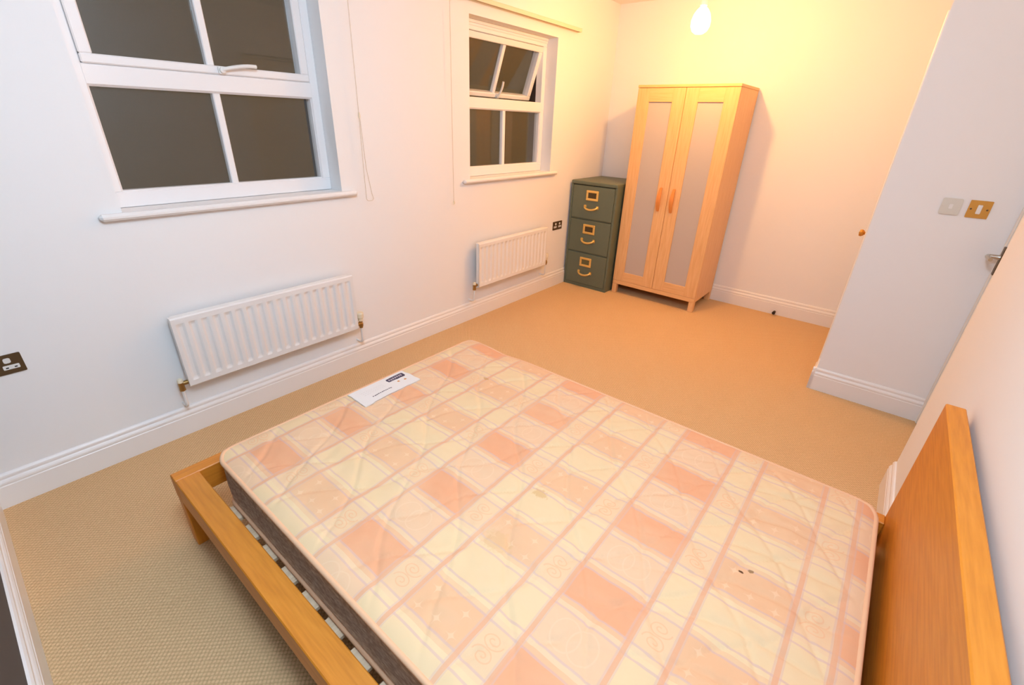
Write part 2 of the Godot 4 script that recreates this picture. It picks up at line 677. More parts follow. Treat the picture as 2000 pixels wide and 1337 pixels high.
func mattress_label() -> StandardMaterial3D:
	# white satin tag: a navy badge, two amber marks, faint lines of small print
	var w := 512
	var h := 256
	var im := Image.create(w, h, false, Image.FORMAT_RGBA8)
	im.fill(Color(0.90, 0.885, 0.87))
	var badge := Image.create(168, 62, false, Image.FORMAT_RGBA8)
	for y in 62:
		for x in 168:
			var d := (Vector2(absf(x - 84.0), absf(y - 31.0)) - Vector2(84 - 14, 31 - 14))
			var o := Vector2(maxf(d.x, 0), maxf(d.y, 0)).length() - 12.0
			if o < 0.0:
				badge.set_pixel(x, y, Color(0.17, 0.16, 0.28))
	for k in 7:
		badge.fill_rect(Rect2i(20 + k * 19, 17 + (k % 2) * 2, 12, 22), Color(0.82, 0.78, 0.80))
		badge.fill_rect(Rect2i(23 + k * 19, 24, 5, 7), Color(0.17, 0.16, 0.28))
	im.blend_rect(badge, Rect2i(0, 0, 168, 62), Vector2i(318, 34))
	for k in 2:
		for y in 26:
			for x in 26:
				var v := Vector2(x - 13, y - 13)
				var r := 10.5 + 2.5 * cos(5.0 * v.angle())
				if v.length() < r:
					im.set_pixel(362 + 66 * k + x, 132 + y, Color(0.80, 0.52, 0.22))
	for k in 3:
		for q in 9:
			im.fill_rect(Rect2i(70 + q * 22 + k * 4, 74 + k * 22, 15, 3), Color(0.80, 0.78, 0.76))
	var x := 110
	for q in 11:
		im.fill_rect(Rect2i(x, 174 + (q * 5) % 3, 11 + (q * 7) % 4, 13), Color(0.36, 0.34, 0.36))
		x += 16
	im.convert(Image.FORMAT_RGB8)
	var m := StandardMaterial3D.new()
	m.albedo_texture = ImageTexture.create_from_image(im)
	m.roughness = 0.45
	return m


# ------------------------------------------------------------------ lamps

func pendant_light(at: Vector3, power: float, c: Color) -> void:
	var t := thing("pendant_light", Vector3(at.x, H, at.z), "glowing bare bulb hanging on a short white flex in front of the wardrobe", "light")
	var o := at - t.position
	var bulb := mb()
	lathe(bulb, o, Vector3.UP, [[0.0, -0.080], [0.026, -0.077], [0.047, -0.062], [0.059, -0.036], [0.060, -0.004], [0.050, 0.030], [0.034, 0.054], [0.018, 0.068], [0.0, 0.068]], 32)
	var bm := plain(Color(1.0, 0.96, 0.88), 0.3)
	bm.emission_enabled = true
	bm.emission = Color(1.0, 0.93, 0.78)
	bm.emission_energy_multiplier = 3.0
	obj("bulb", bulb, bm, t)
	var holder := mb()
	lathe(holder, o, Vector3.UP, [[0.0, 0.067], [0.018, 0.067], [0.021, 0.075], [0.021, 0.098], [0.014, 0.112], [0.006, 0.122], [0.0, 0.122]], 20)
	obj("lamp_holder", holder, M.white_plastic, t)
	var flex := mb()
	rod(flex, o + Vector3(0, 0.122, 0), Vector3(0, -0.022, 0), 0.0035, 8)
	obj("flex", flex, M.white_plastic, t)
	var rose := mb()
	lathe(rose, Vector3.ZERO, Vector3.DOWN, [[0.046, 0.0], [0.046, 0.006], [0.034, 0.018], [0.010, 0.024], [0.0, 0.024]], 24)
	obj("ceiling_rose", rose, M.white_plastic, t)
	var l := OmniLight3D.new()
	l.name = "pendant_bulb_light"
	l.position = o
	l.light_color = c
	l.light_energy = power
	l.light_size = 0.03
	l.omni_range = 12.0
	l.omni_attenuation = 2.0
	l.shadow_enabled = true
	t.add_child(l, true)


func added_fill_light(at: Vector3, power: float, c: Color) -> void:
	# added fill lamp, out of view above the bed, for neutral light nearby
	var t := thing("added_fill_light", at, "added white globe fill lamp, out of view above the near bed corner", "light")
	var base := mb()
	lathe(base, Vector3.ZERO, Vector3.DOWN, [[0.0, 0.0], [0.075, 0.0], [0.075, 0.020], [0.060, 0.030], [0.0, 0.030]], 32)
	obj("base_plate", base, M.white_plastic, t)
	var o := Vector3(0, -0.235, 0)
	var globe := mb()
	var prof := []
	for i in 25:
		var a := PI * i / 24.0
		prof.append([(0.205 - (0.0 if i % 2 else 0.003)) * sin(a), -0.19 * cos(a)])
	lathe(globe, o, Vector3.UP, prof, 44)
	var dm := plain(Color(0.97, 0.97, 0.97), 0.4)
	dm.emission_enabled = true
	dm.emission = Color(0.96, 0.98, 1.0)
	dm.emission_energy_multiplier = 1.2
	obj("fill_globe", globe, dm, t)
	var l := OmniLight3D.new()
	l.name = "added_fill_omni"
	l.position = o
	l.light_color = c
	l.light_energy = power
	l.light_size = 0.19
	l.omni_range = 12.0
	l.omni_attenuation = 2.0
	l.shadow_enabled = true
	t.add_child(l, true)


# ------------------------------------------------------------------ room

const W1 := Vector2(3.02, 4.035)      # window openings along z
const W2 := Vector2(0.9575, 1.9725)
const WY0 := 1.078
const WY1 := 2.105


func skirting(called: String, a: Vector3, b: Vector3, inward: Vector3) -> void:
	# ogee skirting board along a..b, standing out towards "inward"
	var prof := [Vector2(0, 0), Vector2(0.0185, 0), Vector2(0.0185, 0.098), Vector2(0.0165, 0.1005), Vector2(0.0165, 0.105), Vector2(0.0180, 0.108), Vector2(0.0172, 0.115),
		Vector2(0.0135, 0.122), Vector2(0.0100, 0.126), Vector2(0.0100, 0.131), Vector2(0.0115, 0.134), Vector2(0.0105, 0.141), Vector2(0.0060, 0.148), Vector2(0, 0.150)]
	var st := mb()
	prism(st, prof, a, inward, Vector3.UP, b - a)
	struct(called, st, M.gloss)


func shell() -> void:
	var st := mb()
	box(st, Vector3(-0.25, -0.12, -0.25), Vector3(3.3, 0.0, ZF + 0.2))
	struct("floor", st, M.carpet)
	st = mb()
	box(st, Vector3(-0.25, H, -0.25), Vector3(3.3, H + 0.12, ZF + 0.2))
	struct("ceiling", st, M.ceiling)
	# window wall with its two openings
	st = mb()
	var zs := [-0.25, W2.x, W2.y, W1.x, W1.y, ZF + 0.2]
	for i in 5:
		if i == 1 or i == 3:
			box(st, Vector3(-0.25, 0, zs[i]), Vector3(0, WY0, zs[i + 1]))
			box(st, Vector3(-0.25, WY1, zs[i]), Vector3(0, H, zs[i + 1]))
		else:
			box(st, Vector3(-0.25, 0, zs[i]), Vector3(0, H, zs[i + 1]))
	struct("wall_left", st, M.wall)
	st = mb()
	box(st, Vector3(0, 0, -0.2), Vector3(XP, H, 0))
	struct("wall_back", st, M.wall)
	# boxed-in corner; its left face has a closet door
	st = mb()
	box(st, Vector3(XP, 0, -0.2), Vector3(3.2, H, 0.30))
	box(st, Vector3(XP, 0, 1.062), Vector3(3.2, H, ZP))
	box(st, Vector3(XP, 2.0, 0.30), Vector3(3.2, H, 1.062))
	box(st, Vector3(XP + 0.10, 0, 0.30), Vector3(3.2, 2.0, 1.062))
	struct("wall_corner", st, M.wall)
	st = mb()
	box(st, Vector3(XR, 0, ZC), Vector3(3.2, H, ZF + 0.2))
	box(st, Vector3(XR, 2.03, ZP), Vector3(3.2, H, ZC))
	box(st, Vector3(3.05, 0, ZP), Vector3(3.2, 2.03, ZC))
	struct("wall_right", st, M.wall)
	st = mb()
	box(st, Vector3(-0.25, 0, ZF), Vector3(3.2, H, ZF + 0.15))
	struct("wall_front", st, M.wall_shade_grey)
	skirting("baseboard_left", Vector3(0, 0, 0), Vector3(0, 0, ZF), Vector3.RIGHT)
	skirting("baseboard_back", Vector3(0.0, 0, 0), Vector3(XP, 0, 0), Vector3.BACK)
	skirting("baseboard_corner", Vector3(XP - 0.0185, 0, ZP), Vector3(XD + 0.02, 0, ZP), Vector3.BACK)
	skirting("baseboard_closet", Vector3(XP, 0, 1.115), Vector3(XP, 0, ZP + 0.0185), Vector3.LEFT)
	skirting("baseboard_right", Vector3(XR, 0, ZC), Vector3(XR, 0, ZF), Vector3.LEFT)
	skirting("baseboard_front", Vector3(0, 0, ZF), Vector3(XR, 0, ZF), Vector3.FORWARD)


func frame_ring(st: SurfaceTool, x0: float, x1: float, y0: float, y1: float, z0: float, z1: float, left: float, right: float, bottom: float, top: float, bev: float) -> void:
	box(st, Vector3(x0, y0, z0), Vector3(x1, y0 + bottom, z1), bev)
	box(st, Vector3(x0, y1 - top, z0), Vector3(x1, y1, z1), bev)
	box(st, Vector3(x0, y0 + bottom - 0.002, z0), Vector3(x1, y1 - top + 0.002, z0 + right), bev)
	box(st, Vector3(x0, y0 + bottom - 0.002, z1 - left), Vector3(x1, y1 - top + 0.002, z1), bev)


func window_unit(called: String, zc: float, open_deg: float) -> void:
	var hw := 0.5075
	var root := struct_root(called)
	root.position = Vector3(0, 0, zc)
	# outer frame with a moulded head and the transom
	var st := mb()
	frame_ring(st, -0.168, -0.104, 1.105, WY1, -hw, hw, 0.046, 0.046, 0.066, 0.060, 0.004)
	box(st, Vector3(-0.104, WY1 - 0.020, -hw), Vector3(-0.094, WY1, hw), 0.003)
	box(st, Vector3(-0.104, WY1 - 0.036, -hw), Vector3(-0.099, WY1 - 0.020, hw), 0.002)
	obj("frame", st, M.upvc, root)
	st = mb()
	box(st, Vector3(-0.168, 1.572, -hw + 0.04), Vector3(-0.103, 1.645, hw - 0.04), 0.004)
	obj("transom", st, M.upvc, root)
	# brick lining of the opening outside the frame
	st = mb()
	for s in [-1.0, 1.0]:
		box(st, Vector3(-0.252, WY0 - 0.006, s * (hw - 0.012)), Vector3(-0.169, WY1, s * (hw + 0.001)))
	box(st, Vector3(-0.252, WY1 - 0.012, -hw), Vector3(-0.169, WY1 + 0.001, hw))
	obj("outer_reveal", st, M.brick, root)
	st = mb()
	box(st, Vector3(-0.290, WY0 - 0.030, -hw - 0.03), Vector3(-0.169, WY0 + 0.024, hw + 0.03), 0.006)
	obj("outer_sill", st, M.brick, root)
	# fixed lower light: glazing bead, two panes and a bar
	st = mb()
	frame_ring(st, -0.150, -0.112, 1.168, 1.575, -hw + 0.042, hw - 0.042, 0.008, 0.008, 0.008, 0.008, 0.003)
	obj("glazing_bead", st, M.upvc, root)
	st = mb()
	box(st, Vector3(-0.150, 1.172, -0.016), Vector3(-0.116, 1.572, 0.016), 0.004)
	obj("glazing_bar", st, M.upvc, root)
	for s in [-1.0, 1.0]:
		st = mb()
		box(st, Vector3(-0.142, 1.170, s * 0.012), Vector3(-0.136, 1.573, s * (hw - 0.045)))
		obj("pane", st, M.glass, root)
	# top-hung opening sash
	var sash := Node3D.new()
	sash.name = "sash"
	root.add_child(sash, true)
	sash.position = Vector3(-0.130, 2.048, 0)
	sash.rotation.z = -deg_to_rad(open_deg)
	var y0 := 1.645 - 2.048
	st = mb()
	frame_ring(st, -0.030, 0.034, y0, 0.0, -hw + 0.047, hw - 0.047, 0.043, 0.043, 0.034, 0.040, 0.005)
	obj("sash_frame", st, M.upvc, sash)
	st = mb()
	box(st, Vector3(-0.012, y0 + 0.032, -0.016), Vector3(0.022, -0.038, 0.016), 0.004)
	obj("glazing_bar", st, M.upvc, sash)
	for s in [-1.0, 1.0]:
		st = mb()
		box(st, Vector3(-0.004, y0 + 0.033, s * 0.012), Vector3(0.002, -0.039, s * (hw - 0.088)))
		obj("pane", st, M.glass, sash)
	# the handle: lying along the rail when shut, standing up when open
	st = mb()
	var hz := -0.035 if open_deg == 0.0 else -0.028
	prism(st, rounded(0.030, 0.030, 0.008), Vector3(0.034, y0 + 0.017, hz), Vector3.BACK, Vector3.UP, Vector3(0.010, 0, 0))
	lathe(st, Vector3(0.044, y0 + 0.017, hz), Vector3.RIGHT, [[0.012, 0.0], [0.012, 0.012], [0.0, 0.014]], 16)
	var pts := []
	for i in 13:
		var t := i / 12.0
		if open_deg == 0.0:
			pts.append(Vector3(0.052 + 0.016 * sin(t * PI * 0.6), y0 + 0.020 + 0.022 * sin(t * PI * 0.55), hz - 0.145 * t))
		else:
			pts.append(Vector3(0.052 + 0.016 * sin(t * PI * 0.6), y0 + 0.018 + 0.112 * t, hz - 0.004 * sin(t * PI)))
	tube(st, pts, 0.0085, 10)
	obj("handle", st, M.white_plastic, sash)
	# window board with a rounded nose that runs past the opening
	st = mb()
	box(st, Vector3(-0.104, WY0 - 0.001, -hw), Vector3(0.004, 1.106, hw))
	box(st, Vector3(0.0, WY0, -hw - 0.082), Vector3(0.036, 1.106, hw + 0.082), 0.010)
	obj("window_sill", st, M.gloss, root)


func doors() -> void:
	# door in the recess of the right wall, seen edge-on
	var d := struct_root("door_1")
	d.position = Vector3(XD, 0, 0)
	var st := mb()
	box(st, Vector3(0, 0.006, 1.322), Vector3(0.038, 2.0, 2.062), 0.002)
	obj("leaf", st, M.door, d)
	st = mb()
	box(st, Vector3(-0.004, 0, ZP), Vector3(0.10, 2.03, 1.318), 0.002)
	box(st, Vector3(-0.004, 0, 2.066), Vector3(0.10, 2.03, ZC), 0.002)
	box(st, Vector3(-0.004, 2.004, 1.318), Vector3(0.10, 2.03, 2.066), 0.002)
	obj("door_frame", st, M.door, d)
	st = mb()
	prism(st, rounded(0.040, 0.135, 0.004), Vector3(0, 0.968, 1.352), Vector3.BACK, Vector3.UP, Vector3(-0.008, 0, 0))
	obj("handle_plate", st, M.bronze, d)
	st = mb()
	lathe(st, Vector3(-0.008, 0.985, 1.352), Vector3.LEFT, [[0.013, 0.0], [0.011, 0.010], [0.009, 0.046], [0.0, 0.047]], 16)
	var pts := []
	for i in 10:
		var t := i / 9.0
		pts.append(Vector3(-0.049 - 0.008 * sin(t * PI), 0.985 + 0.004 * sin(t * PI), 1.345 + 0.105 * t))
	tube(st, pts, 0.0085, 10)
	obj("lever", st, M.steel, d)
	# closet door on the hidden side of the boxed-in corner; only its knob shows past the edge
	d = struct_root("door_2")
	d.position = Vector3(XP, 0, 0)
	st = mb()
	box(st, Vector3(0.012, 0.006, 0.304), Vector3(0.050, 1.996, 1.058), 0.002)
	obj("leaf", st, M.door, d)
	st = mb()
	box(st, Vector3(-0.012, 0, 1.062), Vector3(0.0, 2.05, 1.112), 0.003)
	box(st, Vector3(-0.012, 0, 0.25), Vector3(0.0, 2.05, 0.30), 0.003)
	box(st, Vector3(-0.012, 2.0, 0.30), Vector3(0.0, 2.05, 1.062), 0.003)
	obj("door_frame", st, M.door, d)
	st = mb()
	lathe(st, Vector3(0.012, 0.955, 0.99), Vector3.LEFT, [[0.024, 0.0], [0.022, 0.006], [0.009, 0.010], [0.008, 0.030], [0.016, 0.036], [0.021, 0.046], [0.018, 0.056], [0.0, 0.060]], 20)
	obj("door_knob", st, M.brass_dull, d)


# ------------------------------------------------------------------ bed and mattress

func bed() -> void:
	var t := thing("bed_frame", Vector3.ZERO, "low oak veneer double bed frame with a plain slab headboard against the right wall", "bed")
	var st := mb()
	box(st, Vector3(2.760, 0, 2.784), Vector3(2.807, 0.782, 4.302), 0.003)
	obj("headboard", st, M.oak_z, t)
	st = mb()
	box(st, Vector3(0.748, 0.222, 2.784), Vector3(0.803, 0.321, 4.292), 0.003)
	obj("foot_rail", st, M.oak_z, t)
	for z in [[4.217, 4.292], [2.784, 2.834]]:
		st = mb()
		box(st, Vector3(0.8035, 0.224, z[0]), Vector3(2.7595, 0.323, z[1]), 0.003)
		obj("side_rail", st, M.oak_x, t)
	for z in [[4.205, 4.291], [2.785, 2.871]]:
		st = mb()
		box(st, Vector3(0.749, 0, z[0]), Vector3(0.800, 0.2215, z[1]), 0.003)
		obj("leg", st, M.oak_y, t)
	for z in [[4.205, 4.262], [2.800, 2.850]]:
		st = mb()
		box(st, Vector3(0.81, 0.150, z[0]), Vector3(2.755, 0.168, z[1]), 0.001)
		obj("ledger", st, M.dark, t)
	st = mb()
	box(st, Vector3(0.8035, 0.100, 3.515), Vector3(2.7595, 0.168, 3.560), 0.002)
	obj("centre_beam", st, M.steel, t)
	for i in 14:
		st = mb()
		var x := 0.945 + 0.129 * i
		box(st, Vector3(x - 0.039, 0.1685, 2.806), Vector3(x + 0.039, 0.1870, 4.255), 0.003)
		obj("slat", st, M.slat, t)


func plan(u: float, v: float, r: float) -> Vector2:
	# a point of the square -1..1 on the mattress plan, corners rounded
	var hx := (MX1 - MX0) * 0.5
	var hz := (MZ1 - MZ0) * 0.5
	var p := Vector2(u * hx, v * hz)
	var q := p.abs() - Vector2(hx - r, hz - r)
	if q.x > 0.0 and q.y > 0.0:
		var l := q.length()
		var m := maxf(q.x, q.y)
		q *= m / l
		p = Vector2(signf(p.x) * (hx - r + q.x), signf(p.y) * (hz - r + q.y))
	return p + Vector2((MX0 + MX1) * 0.5, (MZ0 + MZ1) * 0.5)


func groove(d: float, period: float, wide: float) -> float:
	# 1 on the stitch line, 0 away from it
	var t := absf(d / period - roundf(d / period)) * period
	return exp(-t * t / (wide * wide))


func top_height(p: Vector2, n: FastNoiseLite) -> float:
	var dx := minf(p.x - MX0, MX1 - p.x)
	var dz := minf(p.y - MZ0, MZ1 - p.y)
	var d := minf(dx, dz)
	var edge := 1.0 - clampf(d / 0.045, 0.0, 1.0)
	var y := MTOP - 0.010 * edge * edge
	var inner := clampf(d / 0.07, 0.0, 1.0)
	# wavy quilting
	var a := p.x + 0.62 * p.y + 0.020 * sin(p.y * 19.0)
	var b := p.x - 0.75 * p.y + 0.022 * sin(p.x * 17.0)
	y -= inner * (0.0048 * groove(a, 0.19, 0.009) + 0.0042 * groove(b, 0.23, 0.009))
	# creases towards the head
	var w := clampf((p.x - 1.9) / 0.6, 0.0, 1.0)
	var c := p.y + 0.35 * p.x + 0.03 * sin(p.x * 11.0)
	y -= inner * w * 0.0065 * groove(c, 0.145, 0.008)
	y += inner * 0.006 * n.get_noise_2d(p.x * 100.0, p.y * 100.0)
	# the far edge sags in places
	if p.y < MZ0 + 0.10:
		y -= 0.010 * exp(-pow((p.x - 1.10) / 0.09, 2.0)) * (1.0 - (p.y - MZ0) / 0.10)
	return y


func mattress() -> void:
	var t := thing("mattress", Vector3.ZERO, "bare double mattress in peach and cream checked ticking lying on the bed slats", "mattress")
	var n := FastNoiseLite.new()
	n.seed = 81
	n.frequency = 0.07
	n.fractal_octaves = 3
	var nu := 240
	var nv := 170
	var P := []
	for j in nv + 1:
		var row := []
		for i in nu + 1:
			var q := plan(2.0 * i / nu - 1.0, 2.0 * j / nv - 1.0, 0.075)
			row.append(Vector3(q.x, top_height(q, n), q.y))
		P.append(row)
	var N := []
	for j in nv + 1:
		var row := []
		for i in nu + 1:
			var du: Vector3 = P[j][mini(i + 1, nu)] - P[j][maxi(i - 1, 0)]
			var dv: Vector3 = P[mini(j + 1, nv)][i] - P[maxi(j - 1, 0)][i]
			row.append(dv.cross(du).normalized())
		N.append(row)
	var st := mb()
	var uv := func(p: Vector3) -> Vector2: return Vector2((p.x - MX0) / (MX1 - MX0), (p.z - MZ0) / (MZ1 - MZ0))
	for j in nv:
		for i in nu:
			var a: Vector3 = P[j][i]
			var b: Vector3 = P[j][i + 1]
			var c: Vector3 = P[j + 1][i + 1]
			var d: Vector3 = P[j + 1][i]
			tri_s(st, a, b, c, N[j][i], N[j][i + 1], N[j + 1][i + 1], uv.call(a), uv.call(b), uv.call(c))
			tri_s(st, a, c, d, N[j][i], N[j + 1][i + 1], N[j + 1][i], uv.call(a), uv.call(c), uv.call(d))
	obj("top_panel", st, M.ticking, t)
	# the rim, point by point round the plan
	var rim := []
	for i in nu:
		rim.append(P[0][i])
	for j in nv:
		rim.append(P[j][nu])
	for i in nu:
		rim.append(P[nv][nu - i])
	for j in nv:
		rim.append(P[nv - j][0])
	var mid := Vector3((MX0 + MX1) * 0.5, 0, (MZ0 + MZ1) * 0.5)
	var m := rim.size()
	var outs := []
	for k in m:
		var tg: Vector3 = rim[(k + 1) % m] - rim[(k - 1 + m) % m]
		var o := Vector3(tg.z, 0, -tg.x).normalized()
		if o.dot(rim[k] - mid) < 0.0:
			o = -o
		outs.append(o)
	st = mb()
	var levels := [[0.0, 0.0], [0.012, 0.18], [0.016, 0.5], [0.012, 0.82], [0.0, 1.0]]
	var run := 0.0
	for k in m:
		var k2 := (k + 1) % m
		var step: float = Vector2(rim[k].x - rim[k2].x, rim[k].z - rim[k2].z).length()
		for l in levels.size() - 1:
			var q := []
			for kk in [k, k2]:
				for ll in [l, l + 1]:
					var rp: Vector3 = rim[kk]
					var pp: Vector3 = rp + outs[kk] * (float(levels[ll][0]) * 0.5 - 0.006)
					pp.y = lerpf(rp.y - 0.004, MBOT + 0.006, levels[ll][1])
					q.append(pp)
			var ua := Vector2(run / 0.62, levels[l][1] * 0.9)
			var ub := Vector2((run + step) / 0.62, levels[l][1] * 0.9)
			var va := Vector2(run / 0.62, levels[l + 1][1] * 0.9)
			var vb := Vector2((run + step) / 0.62, levels[l + 1][1] * 0.9)
			tri_s(st, q[0], q[2], q[3], outs[k], outs[k2], outs[k2], ua, ub, vb)
			tri_s(st, q[0], q[3], q[1], outs[k], outs[k2], outs[k], ua, vb, va)
		run += step
	obj("side_border", st, M.border, t)
	for lvl in [0, 1]:
		var ring := []
		for k in range(0, m, 2):
			var p: Vector3 = rim[k] - outs[k] * 0.002
			p.y = p.y - 0.003 if lvl == 0 else MBOT + 0.0075
			ring.append(p)
		st = mb()
		tube(st, ring, 0.0085, 8, true)
		obj("piping", st, M.piping, t)
	st = mb()
	poly(st, [Vector3(MX0 + 0.07, MBOT, MZ0 + 0.006), Vector3(MX1 - 0.07, MBOT, MZ0 + 0.006), Vector3(MX1 - 0.006, MBOT, MZ0 + 0.07), Vector3(MX1 - 0.006, MBOT, MZ1 - 0.07), Vector3(MX1 - 0.07, MBOT, MZ1 - 0.006), Vector3(MX0 + 0.07, MBOT, MZ1 - 0.006), Vector3(MX0 + 0.006, MBOT, MZ1 - 0.07), Vector3(MX0 + 0.006, MBOT, MZ0 + 0.07)], Vector3.DOWN)
	obj("bottom_panel", st, M.border, t)
	# the sewn-on maker's tag near the foot edge
	st = mb()
	var q4 := [Vector2(0.868, 3.640), Vector2(0.864, 3.346), Vector2(0.996, 3.340), Vector2(1.004, 3.642)]
	var g := 12
	var grid := []
	for j in g + 1:
		var row := []
		for i in g + 1:
			var u := i / float(g)
			var v := j / float(g)
			var p: Vector2 = q4[0].lerp(q4[1], u).lerp(q4[3].lerp(q4[2], u), v)
			row.append(Vector3(p.x, top_height(p, n) + 0.0045, p.y))
		grid.append(row)
	for j in g:
		for i in g:
			var uvq := [Vector2(i, j) / g, Vector2(i + 1, j) / g, Vector2(i + 1, j + 1) / g, Vector2(i, j + 1) / g]
			tri_s(st, grid[j][i], grid[j][i + 1], grid[j + 1][i + 1], Vector3.UP, Vector3.UP, Vector3.UP, uvq[0], uvq[1], uvq[2])
			tri_s(st, grid[j][i], grid[j + 1][i + 1], grid[j + 1][i], Vector3.UP, Vector3.UP, Vector3.UP, uvq[0], uvq[2], uvq[3])
	var edge := [grid[0][0], grid[0][g], grid[g][g], grid[g][0]]
	for k in 4:
		var a: Vector3 = edge[k]
		var b: Vector3 = edge[(k + 1) % 4]
		var o: Vector3 = ((a + b) * 0.5 - (edge[0] + edge[2]) * 0.5)
		o.y = 0
		o = o.normalized()
		var dn := Vector3(0, -0.0045, 0)
		tri_s(st, a, b, b + dn, o, o, o)
		tri_s(st, a, b + dn, a + dn, o, o, o)
	var lab := obj("label", st, M.label, t)
	lab.set_meta("label", "white satin tag with a navy badge and two amber marks")


# ------------------------------------------------------------------ wardrobe and filing cabinet

func wardrobe() -> void:
	var x0 := 0.532
	var x1 := 1.342
	var z0 := 0.022
	var zf := 0.514
	var t := thing("wardrobe", Vector3(x0, 0, z0), "tall pale beech wardrobe with two narrow frosted panel doors by the back wall", "wardrobe")
	var w := x1 - x0
	var d := zf - z0
	var dd := d - 0.020          # carcass front; the doors stand before it
	var st := mb()
	for x in [[0.0, 0.018], [w - 0.018, w]]:
		st = mb()
		box(st, Vector3(x[0], 0.088, 0), Vector3(x[1], 1.779, dd), 0.002)
		obj("side_panel", st, M.beech_y, t)
	st = mb()
	box(st, Vector3(-0.003, 1.779, -0.002), Vector3(w + 0.003, 1.800, d + 0.004), 0.003)
	obj("top_panel", st, M.beech_x, t)
	st = mb()
	box(st, Vector3(0.018, 0.130, 0.006), Vector3(w - 0.018, 0.148, dd - 0.002), 0.001)
	obj("base_panel", st, M.beech_x, t)
	st = mb()
	box(st, Vector3(0.018, 0.09, 0.0), Vector3(w - 0.018, 1.779, 0.006))
	obj("back_panel", st, M.inside, t)
	st = mb()
	box(st, Vector3(0.0, 0.090, dd), Vector3(w, 0.128, d), 0.003)
	obj("apron", st, M.beech_x, t)
	for p in [[0.0, d - 0.046], [w - 0.046, d - 0.046], [0.0, 0.0], [w - 0.046, 0.0]]:
		st = mb()
		box(st, Vector3(p[0], 0.0, p[1]), Vector3(p[0] + 0.046, 0.0895 if p[1] > 0.1 else 0.0875, p[1] + 0.046), 0.003)
		obj("leg", st, M.beech_y, t)
	st = mb()
	box(st, Vector3(0.0185, 1.535, 0.008), Vector3(w - 0.0185, 1.556, dd - 0.006), 0.001)
	obj("shelf", st, M.white_plastic, t)
	# doors: frame, frosted panel, bowed pull
	for k in 2:
		var a := 0.0 if k == 0 else 0.4065
		var b := 0.4035 if k == 0 else w
		var ga := 0.105 if k == 0 else 0.510
		var gb := 0.302 if k == 0 else 0.704
		var door := Node3D.new()
		door.name = "door"
		t.add_child(door, true)
		st = mb()
		var zz := [dd + 0.001, d]
		box(st, Vector3(a, 0.130, zz[0]), Vector3(ga, 1.777, zz[1]), 0.002)
		obj("stile", st, M.beech_y, door)
		st = mb()
		box(st, Vector3(gb, 0.130, zz[0]), Vector3(b, 1.777, zz[1]), 0.002)
		obj("stile", st, M.beech_y, door)
		st = mb()
		box(st, Vector3(ga - 0.001, 0.130, zz[0]), Vector3(gb + 0.001, 0.216, zz[1] - 0.0005), 0.002)
		obj("door_rail", st, M.beech_x, door)
		st = mb()
		box(st, Vector3(ga - 0.001, 1.676, zz[0]), Vector3(gb + 0.001, 1.777, zz[1] - 0.0005), 0.002)
		obj("door_rail", st, M.beech_x, door)
		st = mb()
		box(st, Vector3(ga - 0.001, 0.215, dd + 0.006), Vector3(gb + 0.001, 1.677, dd + 0.010))
		obj("frosted_panel", st, M.frost, door)
		# a flat wooden strip, bowed outwards and pinched at both ends
		st = mb()
		var cx := 0.336 if k == 0 else 0.452
		var left := []
		for i in 17:
			var s := i / 16.0
			left.append(Vector3(0.011 + 0.006 * sin(s * PI), 0.833 + 0.186 * s, d + 0.002 + 0.020 * sin(s * PI)))
		for i in 16:
			var p: Vector3 = left[i]
			var q: Vector3 = left[i + 1]
			var c0 := Vector3(cx, p.y, p.z)
			var c1 := Vector3(cx, q.y, q.z)
			var th := Vector3(0, 0, 0.008)
			var nf := Vector3(0, -(q.z - p.z), q.y - p.y).normalized()
			poly(st, [c0 + Vector3(-p.x, 0, 0) + th, c0 + Vector3(p.x, 0, 0) + th, c1 + Vector3(q.x, 0, 0) + th, c1 + Vector3(-q.x, 0, 0) + th], nf)
			poly(st, [c0 + Vector3(-p.x, 0, 0), c0 + Vector3(p.x, 0, 0), c1 + Vector3(q.x, 0, 0), c1 + Vector3(-q.x, 0, 0)], -nf)
			for sg in [-1.0, 1.0]:
				poly(st, [c0 + Vector3(sg * p.x, 0, 0), c1 + Vector3(sg * q.x, 0, 0), c1 + Vector3(sg * q.x, 0, 0) + th, c0 + Vector3(sg * p.x, 0, 0) + th], Vector3(sg, 0, 0))
		for i in [0, 16]:
			box(st, Vector3(cx - 0.010, left[i].y - 0.006, d - 0.001), Vector3(cx + 0.010, left[i].y + 0.006, left[i].z + 0.008), 0.002)
		obj("handle", st, M.beech_handle, door)


